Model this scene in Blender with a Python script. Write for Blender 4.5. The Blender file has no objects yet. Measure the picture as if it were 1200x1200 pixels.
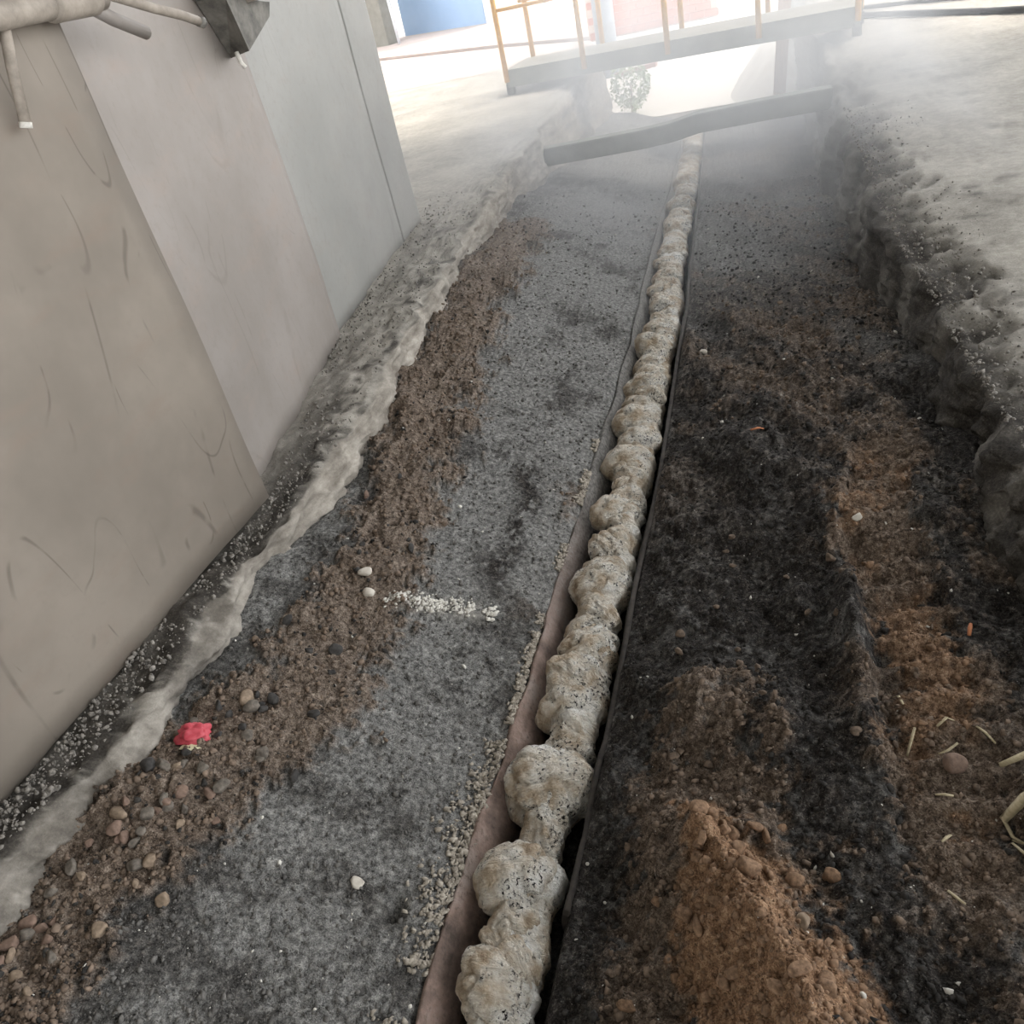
import bpy, bmesh, math, random
import numpy as np
from mathutils import Matrix, Vector

# ---------------------------------------------------------------- camera, sky, sun, exposure
SC = bpy.context.scene
COL = SC.collection
random.seed(7)
RNG = np.random.default_rng(7)

cam_d = bpy.data.cameras.new('camera')
cam_d.sensor_width = 36.0
cam_d.lens = 36.0 * 968.0 / 1200.0
cam_d.clip_start = .02
cam = bpy.data.objects.new('camera', cam_d)
COL.objects.link(cam)
R3 = Matrix(((0.95267545, 0.0289364, 0.30260893), (0.22775605, 0.59136658, -0.77357142), (-0.20133718, 0.80588352, 0.55678999)))
cam.matrix_world = Matrix.Translation((0, 0, 1.5)) @ R3.to_4x4()
SC.camera = cam

world = bpy.data.worlds.new('sky')
SC.world = world
world.use_nodes = True
bg = world.node_tree.nodes['Background']
bg.inputs[0].default_value = (.95, .97, 1.0, 1)
bg.inputs[1].default_value = 2.75

sun_d = bpy.data.lights.new('sun', 'SUN')
sun_d.energy = 3.8
sun_d.angle = math.radians(12.0)
sun_d.color = (1.0, .91, .80)
sun = bpy.data.objects.new('sun', sun_d)
COL.objects.link(sun)
sun.rotation_euler = Vector((-.50, -.42, -.90)).to_track_quat('-Z', 'Y').to_euler()

vs = SC.view_settings
vs.view_transform = 'Standard'
vs.look = 'None'
vs.exposure = 0.50
vs.gamma = 1.0
vs.use_curve_mapping = False

# ---------------------------------------------------------------- helpers
def lin(r, g, b):
    f = lambda c: (c / 255 / 12.92) if c / 255 <= .04045 else ((c / 255 + .055) / 1.055) ** 2.4
    return (f(r), f(g), f(b), 1)

def tag(o, label=None, cat=None, group=None, kind=None):
    if label: o['label'] = label
    if cat: o['category'] = cat
    if group: o['group'] = group
    if kind: o['kind'] = kind
    return o

def link(name, me, m=None, parent=None):
    o = bpy.data.objects.new(name, me)
    COL.objects.link(o)
    if m is not None and me is not None and not me.materials: me.materials.append(m)
    if parent is not None: o.parent = parent
    return o

def empty(name, loc=(0, 0, 0)):
    o = bpy.data.objects.new(name, None); COL.objects.link(o); o.location = loc
    o.empty_display_size = .05
    return o

def part(name, me, m, parent):
    """a mesh given in world coordinates, parented to an empty that is only translated"""
    o = link(name, me, m, parent)
    o.location = -Vector(parent.location) if parent.parent is None else Vector((0, 0, 0))
    return o

def np_mesh(name, V, F, smooth=True):
    V = np.asarray(V, np.float32); F = np.asarray(F, np.int32)
    me = bpy.data.meshes.new(name)
    k = F.shape[1]
    me.vertices.add(len(V)); me.vertices.foreach_set('co', V.ravel())
    me.loops.add(F.size); me.loops.foreach_set('vertex_index', F.ravel())
    me.polygons.add(len(F))
    me.polygons.foreach_set('loop_start', np.arange(0, F.size, k, dtype=np.int32))
    me.polygons.foreach_set('loop_total', np.full(len(F), k, np.int32))
    if smooth: me.polygons.foreach_set('use_smooth', np.ones(len(F), bool))
    me.update(calc_edges=True); me.validate()
    return me

def attr(me, name, v):
    a = me.attributes.new(name, 'FLOAT', 'POINT'); a.data.foreach_set('value', np.asarray(v, np.float32).ravel())

def grid_faces(nr, nc):
    i = np.arange(nr - 1)[:, None] * nc + np.arange(nc - 1)[None, :]
    i = i.ravel()
    return np.stack([i, i + 1, i + nc + 1, i + nc], 1)

def bm_mesh(name, bm, smooth=False):
    me = bpy.data.meshes.new(name); bm.normal_update(); bm.to_mesh(me); bm.free()
    if smooth:
        me.polygons.foreach_set('use_smooth', np.ones(len(me.polygons), bool))
    return me

def add_box(bm, mat4, sx, sy, sz, bev=0):
    r = bmesh.ops.create_cube(bm, size=1, matrix=mat4 @ Matrix.Diagonal((sx, sy, sz, 1)))
    if bev:
        es = list({e for v in r['verts'] for e in v.link_edges})
        bmesh.ops.bevel(bm, geom=es, offset=bev, segments=2, affect='EDGES', profile=.6)

def box_mesh(name, mat4, sx, sy, sz, bev=0):
    bm = bmesh.new(); add_box(bm, mat4, sx, sy, sz, bev); return bm_mesh(name, bm)

def frame(a, b, up=(0, 0, 1)):
    """matrix at midpoint of a-b with X along a->b and Z close to up; returns matrix and length"""
    a, b = Vector(a), Vector(b); x = (b - a); L = x.length; x.normalize()
    y = Vector(up).cross(x)
    if y.length < 1e-5: y = Vector((0, 1, 0)).cross(x)
    y.normalize(); z = x.cross(y)
    m = Matrix((x, y, z)).transposed().to_4x4(); m.translation = (a + b) / 2
    return m, L

def tube_mesh(name, pts, rads, n=14, cap=True):
    bm = bmesh.new(); rings = []
    pts = [Vector(p) for p in pts]
    if not hasattr(rads, '__len__'): rads = [rads] * len(pts)
    ref = None
    for i, p in enumerate(pts):
        t = (pts[min(i + 1, len(pts) - 1)] - pts[max(i - 1, 0)]).normalized()
        if ref is None:
            ref = t.orthogonal().normalized()
        ref = (ref - t * ref.dot(t)).normalized()
        bt = t.cross(ref)
        rings.append([bm.verts.new(p + rads[i] * (math.cos(2 * math.pi * k / n) * ref + math.sin(2 * math.pi * k / n) * bt)) for k in range(n)])
    for a, b in zip(rings, rings[1:]):
        for k in range(n): bm.faces.new((a[k], a[(k + 1) % n], b[(k + 1) % n], b[k]))
    if cap:
        bm.faces.new(list(reversed(rings[0]))); bm.faces.new(rings[-1])
    me = bm_mesh(name, bm, True)
    return me

# -------- numpy noise in world space
def _hash(i, j, s):
    h = (i.astype(np.int64) * 374761393 + j.astype(np.int64) * 668265263 + s * 1442695041) & 0x7fffffff
    h = ((h ^ (h >> 13)) * 1274126177) & 0x7fffffff
    return ((h ^ (h >> 16)) & 0xffff) / 65535.0

def vn(x, y, s=0):
    i = np.floor(x); j = np.floor(y); u = x - i; v = y - j
    u = u * u * u * (u * (u * 6 - 15) + 10); v = v * v * v * (v * (v * 6 - 15) + 10)
    a, b, c, d = _hash(i, j, s), _hash(i + 1, j, s), _hash(i, j + 1, s), _hash(i + 1, j + 1, s)
    return (a + (b - a) * u) * (1 - v) + (c + (d - c) * u) * v

def fbm(x, y, size, octv=4, s=0, gain=.5):
    """about -1..1, with features of the given size in metres"""
    t = np.zeros_like(np.asarray(x, float)); a = 1; n = 0; f = 1 / size
    for o in range(octv):
        ca, sa = math.cos(.7 * o + s), math.sin(.7 * o + s)
        t = t + a * (vn((x * ca - y * sa) * f + 17.3 * o, (x * sa + y * ca) * f - 9.1 * o, s + o) * 2 - 1)
        n += a; a *= gain; f *= 2.03
    return t / n * 1.6

def ridge(x, y, size, octv=3, s=0):
    t = 0; a = 1; n = 0; f = 1 / size
    for o in range(octv):
        t = t + a * (1 - np.abs(vn(x * f + 5.1 * o, y * f + 3.3 * o, s + o) * 2 - 1) * 2)
        n += a; a *= .5; f *= 2.1
    return t / n

def seg_d(x, y, pts):
    """distance to a polyline whose points are (x, y, half_width): returns d / half_width"""
    best = np.full(np.shape(x), 1e9)
    for (x0, y0, w0), (x1, y1, w1) in zip(pts, pts[1:]):
        dx, dy = x1 - x0, y1 - y0
        t = np.clip(((x - x0) * dx + (y - y0) * dy) / (dx * dx + dy * dy), 0, 1)
        d = np.hypot(x - x0 - t * dx, y - y0 - t * dy) / (w0 + (w1 - w0) * t)
        best = np.minimum(best, d)
    return best

# -------- materials
class NT:
    def __init__(s, name):
        s.m = bpy.data.materials.new(name); s.m.use_nodes = True
        s.t = s.m.node_tree; s.b = s.t.nodes['Principled BSDF']
        s.tc = s.t.nodes.new('ShaderNodeTexCoord')
    def n(s, typ, **kw):
        q = s.t.nodes.new('ShaderNode' + typ)
        for k, v in kw.items(): setattr(q, k, v)
        return q
    def set(s, sock, v):
        if hasattr(v, 'links') or isinstance(v, bpy.types.NodeSocket): s.t.links.new(v, sock)
        else: sock.default_value = v
    def noise(s, scale, detail=4, rough=.6, stretch=None, dist=0):
        q = s.n('TexNoise'); q.inputs['Scale'].default_value = scale; q.inputs['Detail'].default_value = detail
        q.inputs['Roughness'].default_value = rough; q.inputs['Distortion'].default_value = dist
        src = s.tc.outputs['Object']
        if stretch:
            mp = s.n('Mapping'); mp.inputs['Scale'].default_value = stretch[:3]
            if len(stretch) > 3: mp.inputs['Rotation'].default_value = stretch[3]
            s.t.links.new(src, mp.inputs['Vector']); src = mp.outputs[0]
        s.t.links.new(src, q.inputs['Vector'])
        return q.outputs['Fac']
    def ramp(s, fac, stops):
        q = s.n('ValToRGB'); e = q.color_ramp.elements
        while len(e) < len(stops): e.new(.5)
        for k, (p, c) in enumerate(stops): e[k].position = p; e[k].color = c
        s.set(q.inputs[0], fac); return q.outputs[0]
    def step(s, fac, a, b):
        q = s.n('MapRange', interpolation_type='SMOOTHSTEP'); s.set(q.inputs[0], fac)
        q.inputs[1].default_value = a; q.inputs[2].default_value = b; return q.outputs[0]
    def mix(s, f, a, b, mode='MIX'):
        q = s.n('Mix', data_type='RGBA', blend_type=mode); s.set(q.inputs[0], f); s.set(q.inputs[6], a); s.set(q.inputs[7], b); return q.outputs[2]
    def math(s, op, a, b=0):
        q = s.n('Math', operation=op); s.set(q.inputs[0], a); s.set(q.inputs[1], b); return q.outputs[0]
    def at(s, name):
        return s.n('Attribute', attribute_name=name).outputs['Fac']
    def done(s, col, rough=.9, h=None, dist=.004, strength=.7, metal=0, spec=.25):
        s.set(s.b.inputs['Base Color'], col); s.set(s.b.inputs['Roughness'], rough); s.b.inputs['Metallic'].default_value = metal
        s.b.inputs['Specular IOR Level'].default_value = spec
        if h is not None:
            q = s.n('Bump'); q.inputs['Distance'].default_value = dist; q.inputs['Strength'].default_value = strength
            s.set(q.inputs['Height'], h); s.t.links.new(q.outputs[0], s.b.inputs['Normal'])
        return s.m

def simple(name, c0, c1, scale=20, rough=.8, bump=0, metal=0, spec=.3, stretch=None):
    t = NT(name); f = t.noise(scale, 5, .65, stretch)
    c = t.ramp(f, [(.3, c0), (.7, c1)])
    return t.done(c, rough, f if bump else None, bump or .001, .6, metal, spec)

def mat_ground():
    t = NT('ash_and_soil')
    n1, n2, n3 = t.noise(9, 5, .65), t.noise(60, 5, .7), t.noise(260, 3, .7)
    mixn = t.math('ADD', t.math('MULTIPLY', n2, .6), t.math('MULTIPLY', n3, .4))
    grey = t.ramp(mixn, [(.38, lin(58, 57, 55)), (.51, lin(128, 127, 124)), (.66, lin(184, 182, 176))])
    dark = t.ramp(mixn, [(.40, lin(18, 16, 15)), (.53, lin(58, 54, 51)), (.68, lin(124, 118, 110))])
    soil = t.ramp(mixn, [(.38, lin(48, 40, 34)), (.51, lin(118, 102, 88)), (.66, lin(180, 164, 147))])
    tan = t.ramp(mixn, [(.38, lin(78, 58, 44)), (.51, lin(156, 122, 94)), (.66, lin(208, 176, 143))])
    pale = t.ramp(mixn, [(.34, lin(140, 136, 128)), (.7, lin(205, 200, 190))])
    c = t.mix(t.at('dark'), grey, dark)
    c = t.mix(t.at('soil'), c, soil)
    c = t.mix(t.at('tan'), c, tan)
    c = t.mix(t.at('pale'), c, pale)
    sp = t.step(t.noise(190, 2, .5), .70, .76)
    c = t.mix(t.math('MULTIPLY', sp, .55), c, lin(190, 186, 178))
    return t.done(c, .95, mixn, .016, 1.0, spec=.15)

def mat_concrete():
    t = NT('dusty_concrete')
    n1, n2, n3 = t.noise(1.7, 5, .65), t.noise(18, 6, .75), t.noise(130, 4, .75)
    k = t.math('ADD', t.math('MULTIPLY', n1, .35), t.math('ADD', t.math('MULTIPLY', n2, .35), t.math('MULTIPLY', n3, .3)))
    c = t.ramp(k, [(.36, lin(118, 114, 107)), (.5, lin(156, 151, 142)), (.64, lin(186, 180, 170))])
    d = t.ramp(t.math('ADD', t.math('MULTIPLY', n2, .5), t.math('MULTIPLY', n3, .5)), [(.36, lin(32, 30, 28)), (.54, lin(70, 66, 61)), (.75, lin(124, 118, 110))])
    c = t.mix(t.at('dirt'), c, d)
    f = t.ramp(t.noise(9, 6, .72, (1, .6, 1.5)), [(.35, lin(112, 105, 96)), (.5, lin(146, 139, 129)), (.7, lin(184, 177, 166))])
    c = t.mix(t.at('face'), c, f)
    return t.done(c, .95, t.math('ADD', t.math('MULTIPLY', n2, .4), t.math('MULTIPLY', n3, .6)), .006, .7, spec=.15)

def mat_plate(name, c0, c1, rust, scr=.55):
    t = NT(name)
    n1, n2 = t.noise(1.3, 5, .6), t.noise(5, 6, .65, (1, .6, 1.6, (.5, 0, 0)))
    c = t.mix(t.step(n1, .35, .7), c0, c1)
    c = t.mix(t.math('MULTIPLY', t.step(n2, .5, .75), .4), c, rust)
    # scratches: thin stretched streaks in a few directions, broken up by a patchy mask
    m = t.step(t.noise(1.6, 4, .65), .44, .56)
    for sc, a, st in ((2.2, .6, .35), (3.0, -.8, .3), (3.8, 1.7, .4)):
        q = t.noise(sc, .6, .5, (1, 1, st, (a, 0, 0)), .1)
        line = t.step(t.math('ABSOLUTE', t.math('SUBTRACT', q, .5)), .006, .001)
        gate = t.step(t.noise(sc * 1.9, 2, .5, (1, 1, 1, (a + 1, 0, 0))), .47, .54)
        c = t.mix(t.math('MULTIPLY', t.math('MULTIPLY', line, m), t.math('MULTIPLY', gate, scr)), c, lin(84, 76, 68))
    c = t.mix(t.math('MULTIPLY', t.step(t.noise(26, 5, .7), .5, .75), .22), c, lin(120, 110, 100))
    return t.done(c, .62, n2, .003, .4, .25, .4)

def mat_slag():
    t = NT('pale_slag_crust')
    n1, n2, n3 = t.noise(8, 5, .65), t.noise(40, 5, .7), t.noise(95, 4, .75)
    c = t.ramp(n1, [(.30, lin(146, 120, 95)), (.41, lin(200, 182, 158)), (.52, lin(232, 224, 210)), (.66, lin(246, 243, 236))])
    c = t.mix(t.math('MULTIPLY', t.step(n2, .54, .70), .5), c, lin(136, 116, 94))
    pits = t.math('MULTIPLY', t.step(n3, .54, .60), t.step(t.noise(9, 4, .65), .47, .56))
    c = t.mix(pits, c, lin(38, 33, 30))
    wr = t.noise(20, 4, .65, (1, 3.0, 1), 1.6)
    hh = t.math('SUBTRACT', t.math('ADD', n2, wr), t.math('MULTIPLY', pits, .7))
    return t.done(c, .8, hh, .03, 1.0, spec=.3)

def mat_liner():
    t = NT('rusty_pink_liner')
    n1, n2 = t.noise(8, 5, .65), t.noise(70, 4, .7)
    c = t.ramp(n1, [(.32, lin(84, 74, 68)), (.5, lin(138, 118, 108)), (.7, lin(164, 150, 142))])
    c = t.mix(t.step(n2, .5, .7), c, lin(112, 98, 90))
    sx = t.n('SeparateXYZ'); t.t.links.new(t.tc.outputs['Object'], sx.inputs[0])
    far = t.step(t.math('ADD', sx.outputs['Y'], t.math('MULTIPLY', n1, 1.2)), 2.2, 3.6)
    c = t.mix(far, c, t.ramp(n2, [(.35, lin(84, 82, 80)), (.65, lin(138, 135, 130))]))
    return t.done(c, .85, n2, .006, .7, spec=.25)

M = dict(
    ground=mat_ground(), concrete=mat_concrete(), slag=mat_slag(), liner=mat_liner(),
    plate_a=mat_plate('worn_steel_plate', lin(118, 110, 100), lin(138, 129, 118), lin(130, 113, 100)),
    plate_b=mat_plate('dull_steel_plate', lin(138, 131, 124), lin(152, 145, 139), lin(156, 140, 129), .15),
    plate_c=mat_plate('haze_paled_steel_plate', lin(145, 144, 139), lin(156, 154, 149), lin(150, 144, 136), .1),  # far plates: lightening by haze and daylight is put into this colour
    pipe=simple('dusty_pipe', lin(120, 112, 102), lin(160, 150, 138), 18, .6, .002),
    dark_steel=simple('dark_steel', lin(74, 72, 68), lin(128, 124, 116), 14, .6, .002),
    beam=simple('grey_green_steel', lin(120, 122, 112), lin(150, 150, 138), 5, .7, .002),
    deck=simple('dusty_deck', lin(112, 108, 97), lin(136, 131, 119), 6, .85, .002),
    yellow=simple('worn_yellow_paint', lin(196, 140, 52), lin(222, 172, 74), 30, .5, .001),
    blue=simple('blue_paint', lin(148, 178, 212), lin(158, 186, 218), 2, .6),
    trim_white=simple('white_paint', lin(205, 210, 216), lin(225, 228, 232), 4, .6),
    grey_wall=simple('grey_render', lin(124, 122, 114), lin(140, 138, 130), 4, .9),
    brick=simple('orange_brick', lin(160, 84, 52), lin(186, 104, 70), 6, .9, .002),
    mortar=simple('pale_mortar', lin(196, 180, 164), lin(210, 196, 180), 9, .9, .002),
    drum=simple('grey_drum', lin(120, 128, 138), lin(150, 158, 168), 8, .5, .001),
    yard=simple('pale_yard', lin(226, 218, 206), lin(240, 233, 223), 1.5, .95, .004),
    pink_floor=simple('pinkish_slab', lin(160, 146, 138), lin(178, 164, 156), 2.5, .95, .003),
    rubber=simple('black_rubber', lin(42, 42, 42), lin(66, 64, 62), 12, .7),
    crumb_grey=simple('ash_crumb', lin(52, 51, 50), lin(126, 123, 118), 45, .95),
    crumb_dark=simple('black_crumb', lin(22, 21, 21), lin(70, 67, 63), 45, .95),
    crumb_soil=simple('soil_crumb', lin(66, 57, 49), lin(140, 122, 106), 45, .95),
    crumb_tan=simple('tan_crumb', lin(84, 66, 52), lin(158, 128, 102), 90, .95),
    trough_edge=simple('dark_trough_steel', lin(34, 31, 29), lin(74, 68, 62), 25, .8, .004),  # near-black brown for the right liner
    crust_grit=simple('crusty_grit', lin(112, 104, 94), lin(186, 178, 164), 60, .95),
    grit_light=simple('light_grit', lin(74, 71, 67), lin(158, 152, 143), 70, .95),
    crumb_white=simple('white_chip', lin(176, 172, 164), lin(226, 222, 212), 45, .9),
    stone_grey=simple('grey_stone', lin(72, 67, 61), lin(128, 120, 110), 60, .95, .004),
    stone_tan=simple('tan_stone', lin(108, 94, 80), lin(156, 138, 118), 60, .95, .004),
    stone_pale=simple('pale_stone', lin(180, 172, 160), lin(214, 208, 196), 30, .9, .002),
    coal=simple('black_cinder', lin(36, 35, 34), lin(78, 75, 72), 40, .8, .003),
    rust_stone=simple('rust_stone', lin(96, 80, 70), lin(136, 114, 100), 60, .95, .004),
    red=simple('red_wrapper', lin(160, 44, 58), lin(206, 96, 104), 26, .45),
    cream=simple('cream_wrapper', lin(208, 200, 160), lin(226, 220, 190), 26, .5),
    straw=simple('dry_straw', lin(168, 154, 124), lin(206, 194, 164), 40, .8, .001, stretch=(1, 1, 6)),
    orange=simple('orange_scrap', lin(168, 104, 68), lin(190, 126, 88), 20, .7),
    leaf=simple('bush_leaf', lin(110, 140, 60), lin(150, 172, 84), 8, .7),
    wood=simple('pinkish_timber', lin(172, 140, 122), lin(200, 168, 148), 10, .85, .002, stretch=(3, 3, .4)),
    roof=simple('roof_sheet', lin(104, 104, 102), lin(122, 122, 120), 3, .8),
)

# ---------------------------------------------------------------- ground profile (metres; x across the trench, y along it)
def crv(ys, vs):
    ys = np.array(ys, float); vs = np.array(vs, float)
    return lambda y: np.interp(y, ys, vs)
kerb_x = crv([0, .75, 1.1, 1.75, 2.46, 4.3, 5.4, 6.9, 8.8, 15], [-1.8, -1.77, -1.71, -1.7, -1.66, -1.84, -1.95, -2.03, -2.07, -2.15])
foot_z = crv([0, 5, 6.5, 8.5, 12, 15], [-.13, -.14, -.25, -.46, -.76, -.95])
lip_z = crv([0, 5, 6.5, 8.5, 12, 15], [-.42, -.42, -.52, -.74, -1.02, -1.2])
chan_x = crv([0, .8, 1.4, 2.3, 3.1, 4.6, 7, 9.5, 13, 15], [-.67, -.655, -.635, -.61, -.595, -.59, -.67, -.77, -.9, -.95])
rfoot_x = crv([0, 1.6, 2.3, 3.3, 5.2, 8.5, 15], [.72, .64, .58, .53, .48, .47, .5])
rfoot_z = crv([0, 2.3, 3.3, 5.2, 8.5, 12, 15], [-.18, -.18, -.22, -.40, -.72, -1.0, -1.15])
rtop_x = crv([0, 1.6, 2.35, 3.1, 4.6, 7, 10, 15], [.82, .73, .68, .62, .55, .55, .58, .62])
HW = .145
def sstep(a, b, t):
    t = np.clip((t - a) / (b - a), 0, 1); return t * t * (3 - 2 * t)
def base_z(x, y):
    kx, fz, lz, cx = kerb_x(y), foot_z(y), lip_z(y), chan_x(y)
    fx, rz = rfoot_x(y), rfoot_z(y)
    l0, l1 = cx - HW, cx + HW
    tl = np.clip((x - kx) / (l0 - kx), 0, 1)
    zl = fz + (lz - fz) * (tl ** 1.3)
    tr = np.clip((x - l1) / (fx - l1), 0, 1)
    zr = lz + (rz - lz) * (1 - (1 - tr) ** 1.5)
    z = np.where(x < cx, zl, zr)
    g = sstep(HW + .01, HW - .06, np.abs(x - cx))
    return z - .2 * g


# where the different soils lie, in world metres
SOIL_L = [(-1.75, .2, .20), (-1.63, .55, .20), (-1.60, .88, .15), (-1.50, 1.12, .17), (-1.38, 1.36, .18), (-1.37, 1.74, .15), (-1.37, 2.13, .15), (-1.42, 2.63, .16), (-1.58, 3.3, .20), (-1.66, 4.37, .20), (-1.78, 6.2, .22)]
SOIL_R = [(-.28, .6, .20), (-.20, 1.0, .20), (-.20, 1.5, .15)]
TAN_R = [(-.02, .55, .14), (-.06, .85, .13), (-.20, 1.16, .06)]
TRACK = [(.36, 1.15, .13), (.36, 1.5, .125), (.34, 1.9, .11), (.30, 2.3, .11), (.36, 2.65, .10)]
CREST = [(.10, .45, 1), (.03, .75, 1), (-.10, 1.0, 1), (-.22, 1.24, 1)]

def masks(x, y):
    wx = x + .05 * fbm(x, y, .22, 4, 3); wy = y + .05 * fbm(x, y, .22, 4, 5)
    cx = chan_x(y)
    right = x > cx
    n = fbm(x, y, .30, 5, 11, .65); nf = fbm(x, y, .06, 4, 21, .7) + .6 * fbm(x, y, .016, 2, 23)
    sl = sstep(1.25, .75, seg_d(wx, wy, SOIL_L) + .45 * n + .42 * nf) * ~right
    sl = np.maximum(sl, .8 * sstep(.15, .6, n + .3 * nf - .25) * sstep(1.6, 2.4, y) * ~right * sstep(-.95, -.75, x))
    sr = sstep(1.3, .7, seg_d(wx, wy, SOIL_R) + .55 * n + .55 * nf) * right * sstep(-.45, -.33, x)
    tr = sstep(1.25, .8, seg_d(wx, wy, TRACK) + .5 * n + .4 * nf) * right
    far = sstep(.05, .8, fbm(x + .5 * y, y * .35, .4, 5, 31, .6) + .35 * nf) * sstep(1.9, 3.4, y) * right * .55
    far = np.maximum(far, sstep(.1, .8, fbm(x, y, .2, 4, 33) + .5 * nf) * right * .6 * sstep(.0, .25, x))
    soil = np.clip(np.maximum.reduce([sl * .85, sr * .75, tr * .85, far]), 0, 1)
    tan = sstep(1.3, .6, seg_d(wx, wy, TAN_R) + .4 * n + .45 * nf) * right
    tan = np.maximum(tan * .9, tr * .6 * sstep(-.3, .4, n + .3 * nf))
    dl = sstep(.1, .9, fbm(x, y, .30, 5, 41, .6) + .5 * nf) * .7
    dl = np.maximum(dl, sstep(.45, .15, x - kerb_x(y)) * sstep(.0, .5, fbm(x, y, .12, 3, 44)) * .6)
    strip = np.exp(-((x + .99 + .05 * fbm(x, y, .4, 3, 8)) / .05) ** 2) * sstep(1.8, 2.2, y) * sstep(4.2, 3.4, y)
    dl = np.maximum(dl, strip * sstep(-.3, .3, nf + n))
    dr = np.clip(1.0 - .35 * sstep(.1, .9, nf) - .3 * sstep(.2, .8, fbm(x + .4 * y, y * .4, .35, 4, 35)) - .45 * sstep(3.0, 7, y), 0, 1)
    dark = np.where(right, dr, dl)
    chips = np.exp(-((y - 1.94 - (x + 1.1) * .2) / .035) ** 2) * sstep(-1.28, -1.2, x) * sstep(-.92, -1.0, x)
    pale = np.maximum(chips * sstep(-.1, .25, nf) * .8, .6 * sstep(.45, .8, fbm(x, y, .2, 4, 51)) * (~right) * sstep(-1.0, -.9, x) * sstep(2.2, 1.4, y))
    return soil, tan, dark, np.clip(pale, 0, 1)

def ground_z(x, y, fine=True):
    x = np.asarray(x, float); y = np.asarray(y, float)
    z = base_z(x, y)
    cx = chan_x(y); right = x > cx
    out = sstep(HW - .01, HW + .05, np.abs(x - cx))
    # loose piles on the right bank
    cd = CREST
    d = np.full(x.shape, 1e9); side = np.zeros(x.shape)
    for (x0, y0, _), (x1, y1, _) in zip(cd, cd[1:]):
        dx, dy = x1 - x0, y1 - y0; L = math.hypot(dx, dy)
        t = np.clip(((x - x0) * dx + (y - y0) * dy) / (L * L), 0, 1)
        dd = np.hypot(x - x0 - t * dx, y - y0 - t * dy)
        sd = ((x - x0) * dy - (y - y0) * dx) / L
        side = np.where(dd < d, sd, side); d = np.minimum(d, dd)
    w = np.where(side > 0, .17, .24)
    hgt = np.interp(y, [.5, .9, 1.15, 1.4], [.15, .16, .11, .0])
    m = hgt * np.clip(1 - d / w, 0, 1) ** 1.15
    m = m + .09 * np.exp(-(((x + .20) / .10) ** 2 + ((y - 1.56) / .12) ** 2))
    m = m + .07 * np.exp(-(((x + .02) / .09) ** 2 + ((y - 1.50) / .10) ** 2))
    m = m + .08 * np.clip(1 - np.hypot((x - .055) / .07, (y - 1.93) / .12), 0, 1)
    m = m + .085 * np.exp(-((x - .195) / .035) ** 2) * sstep(1.3, 1.5, y) * sstep(2.15, 1.95, y)
    m = m + .05 * np.exp(-(((x - .20) / .10) ** 2 + ((y - 2.35) / .14) ** 2))
    z = z + m * right
    # pressed wheel track on the right bank
    tr = sstep(1.1, .8, seg_d(x, y, TRACK)) * right
    z = z - tr * (.022 + .012 * np.sin(y * 2 * math.pi / .105 + 5 * np.abs(x - .36)))
    s, ta, dk, pl = masks(x, y)
    rough = np.clip(.22 + .9 * s + .55 * dk * right + .5 * ta + .25 * dk - 1.0 * tr, .12, 1.3)
    z = z + out * (.030 * fbm(x, y, .55, 3, 61) + rough * (.026 * fbm(x, y, .14, 5, 71, .62) + .016 * ridge(x, y, .06, 3, 81) * (.4 + .6 * s)) + .0035 * fbm(x, y, .02, 2, 83))
    z = z + out * right * .022 * fbm(x + .6 * y, y * .3, .16, 4, 87, .6) * sstep(1.2, 2.4, y)
    # a low ridge of soil along the kerb side
    z = z + .022 * s * out * ~right
    z = z - .45 * sstep(13.0, 15.2, y) - .12 * sstep(13.0, 14, y) * np.clip(fbm(x, y, .6, 3, 88), -.3, 1)
    hole = np.exp(-(((x + .93) / .022) ** 2 + ((y - .93) / .03) ** 2))
    z = z - .05 * hole
    return z

def bed_rows(y0, y1, k=.0062):
    ys = [y0]
    while ys[-1] < y1: ys.append(ys[-1] + k * max(1, (ys[-1] / 1.15) ** 1.35))
    return np.array(ys)

# ---------------------------------------------------------------- the setting
YS = bed_rows(.25, 15.2)
NC = 440
U = np.linspace(0, 1, NC)
Xg = (kerb_x(YS) - .04)[:, None] * (1 - U) + (rfoot_x(YS) + .16)[:, None] * U
Yg = np.repeat(YS[:, None], NC, 1)
Zg = ground_z(Xg, Yg)
me = np_mesh('floor_trench', np.stack([Xg, Yg, Zg], -1).reshape(-1, 3), grid_faces(len(YS), NC))
for nm, v in zip(('soil', 'tan', 'dark', 'pale'), masks(Xg, Yg)): attr(me, nm, v)
tag(link('floor_trench', me, M['ground']), 'grey ash and brown soil bed of the long trench', kind='structure')

# left slab with the broken concrete kerb: u runs from far left, over the edge, down the face
YL = bed_rows(.2, 13.2, .009)
def left_profile(y):
    kx, fz = kerb_x(y), foot_z(y)
    top = [(-14, 0), (-8, 0), (-5, 0), (-3.4, 0)] + [(t, 0) for t in np.linspace(-2.9, kx - .03, 90)]
    return top + [(kx - .015, -.004), (kx, -.016)] + [(kx + .012 + .05 * t, -.016 + (fz - .25 + .016) * t) for t in np.linspace(.03, 1, 34)]
P = np.array([left_profile(y) for y in YL])
X, Z = P[..., 0], P[..., 1]; Y = np.repeat(YL[:, None], X.shape[1], 1)
kx = kerb_x(Y)
near = sstep(.5, .0, np.abs(X - kx))
face = sstep(-.012, .02, X - kx) * sstep(-.004, -.03, Z)
wob = .045 * fbm(Y, Z * 2, .5, 4, 91) + .03 * fbm(Y, Z * 3 + X, .13, 4, 93, .65) - .02 * np.clip(ridge(Y, Z * 1.5, .22, 2, 94) - .55, 0, 1)
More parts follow.
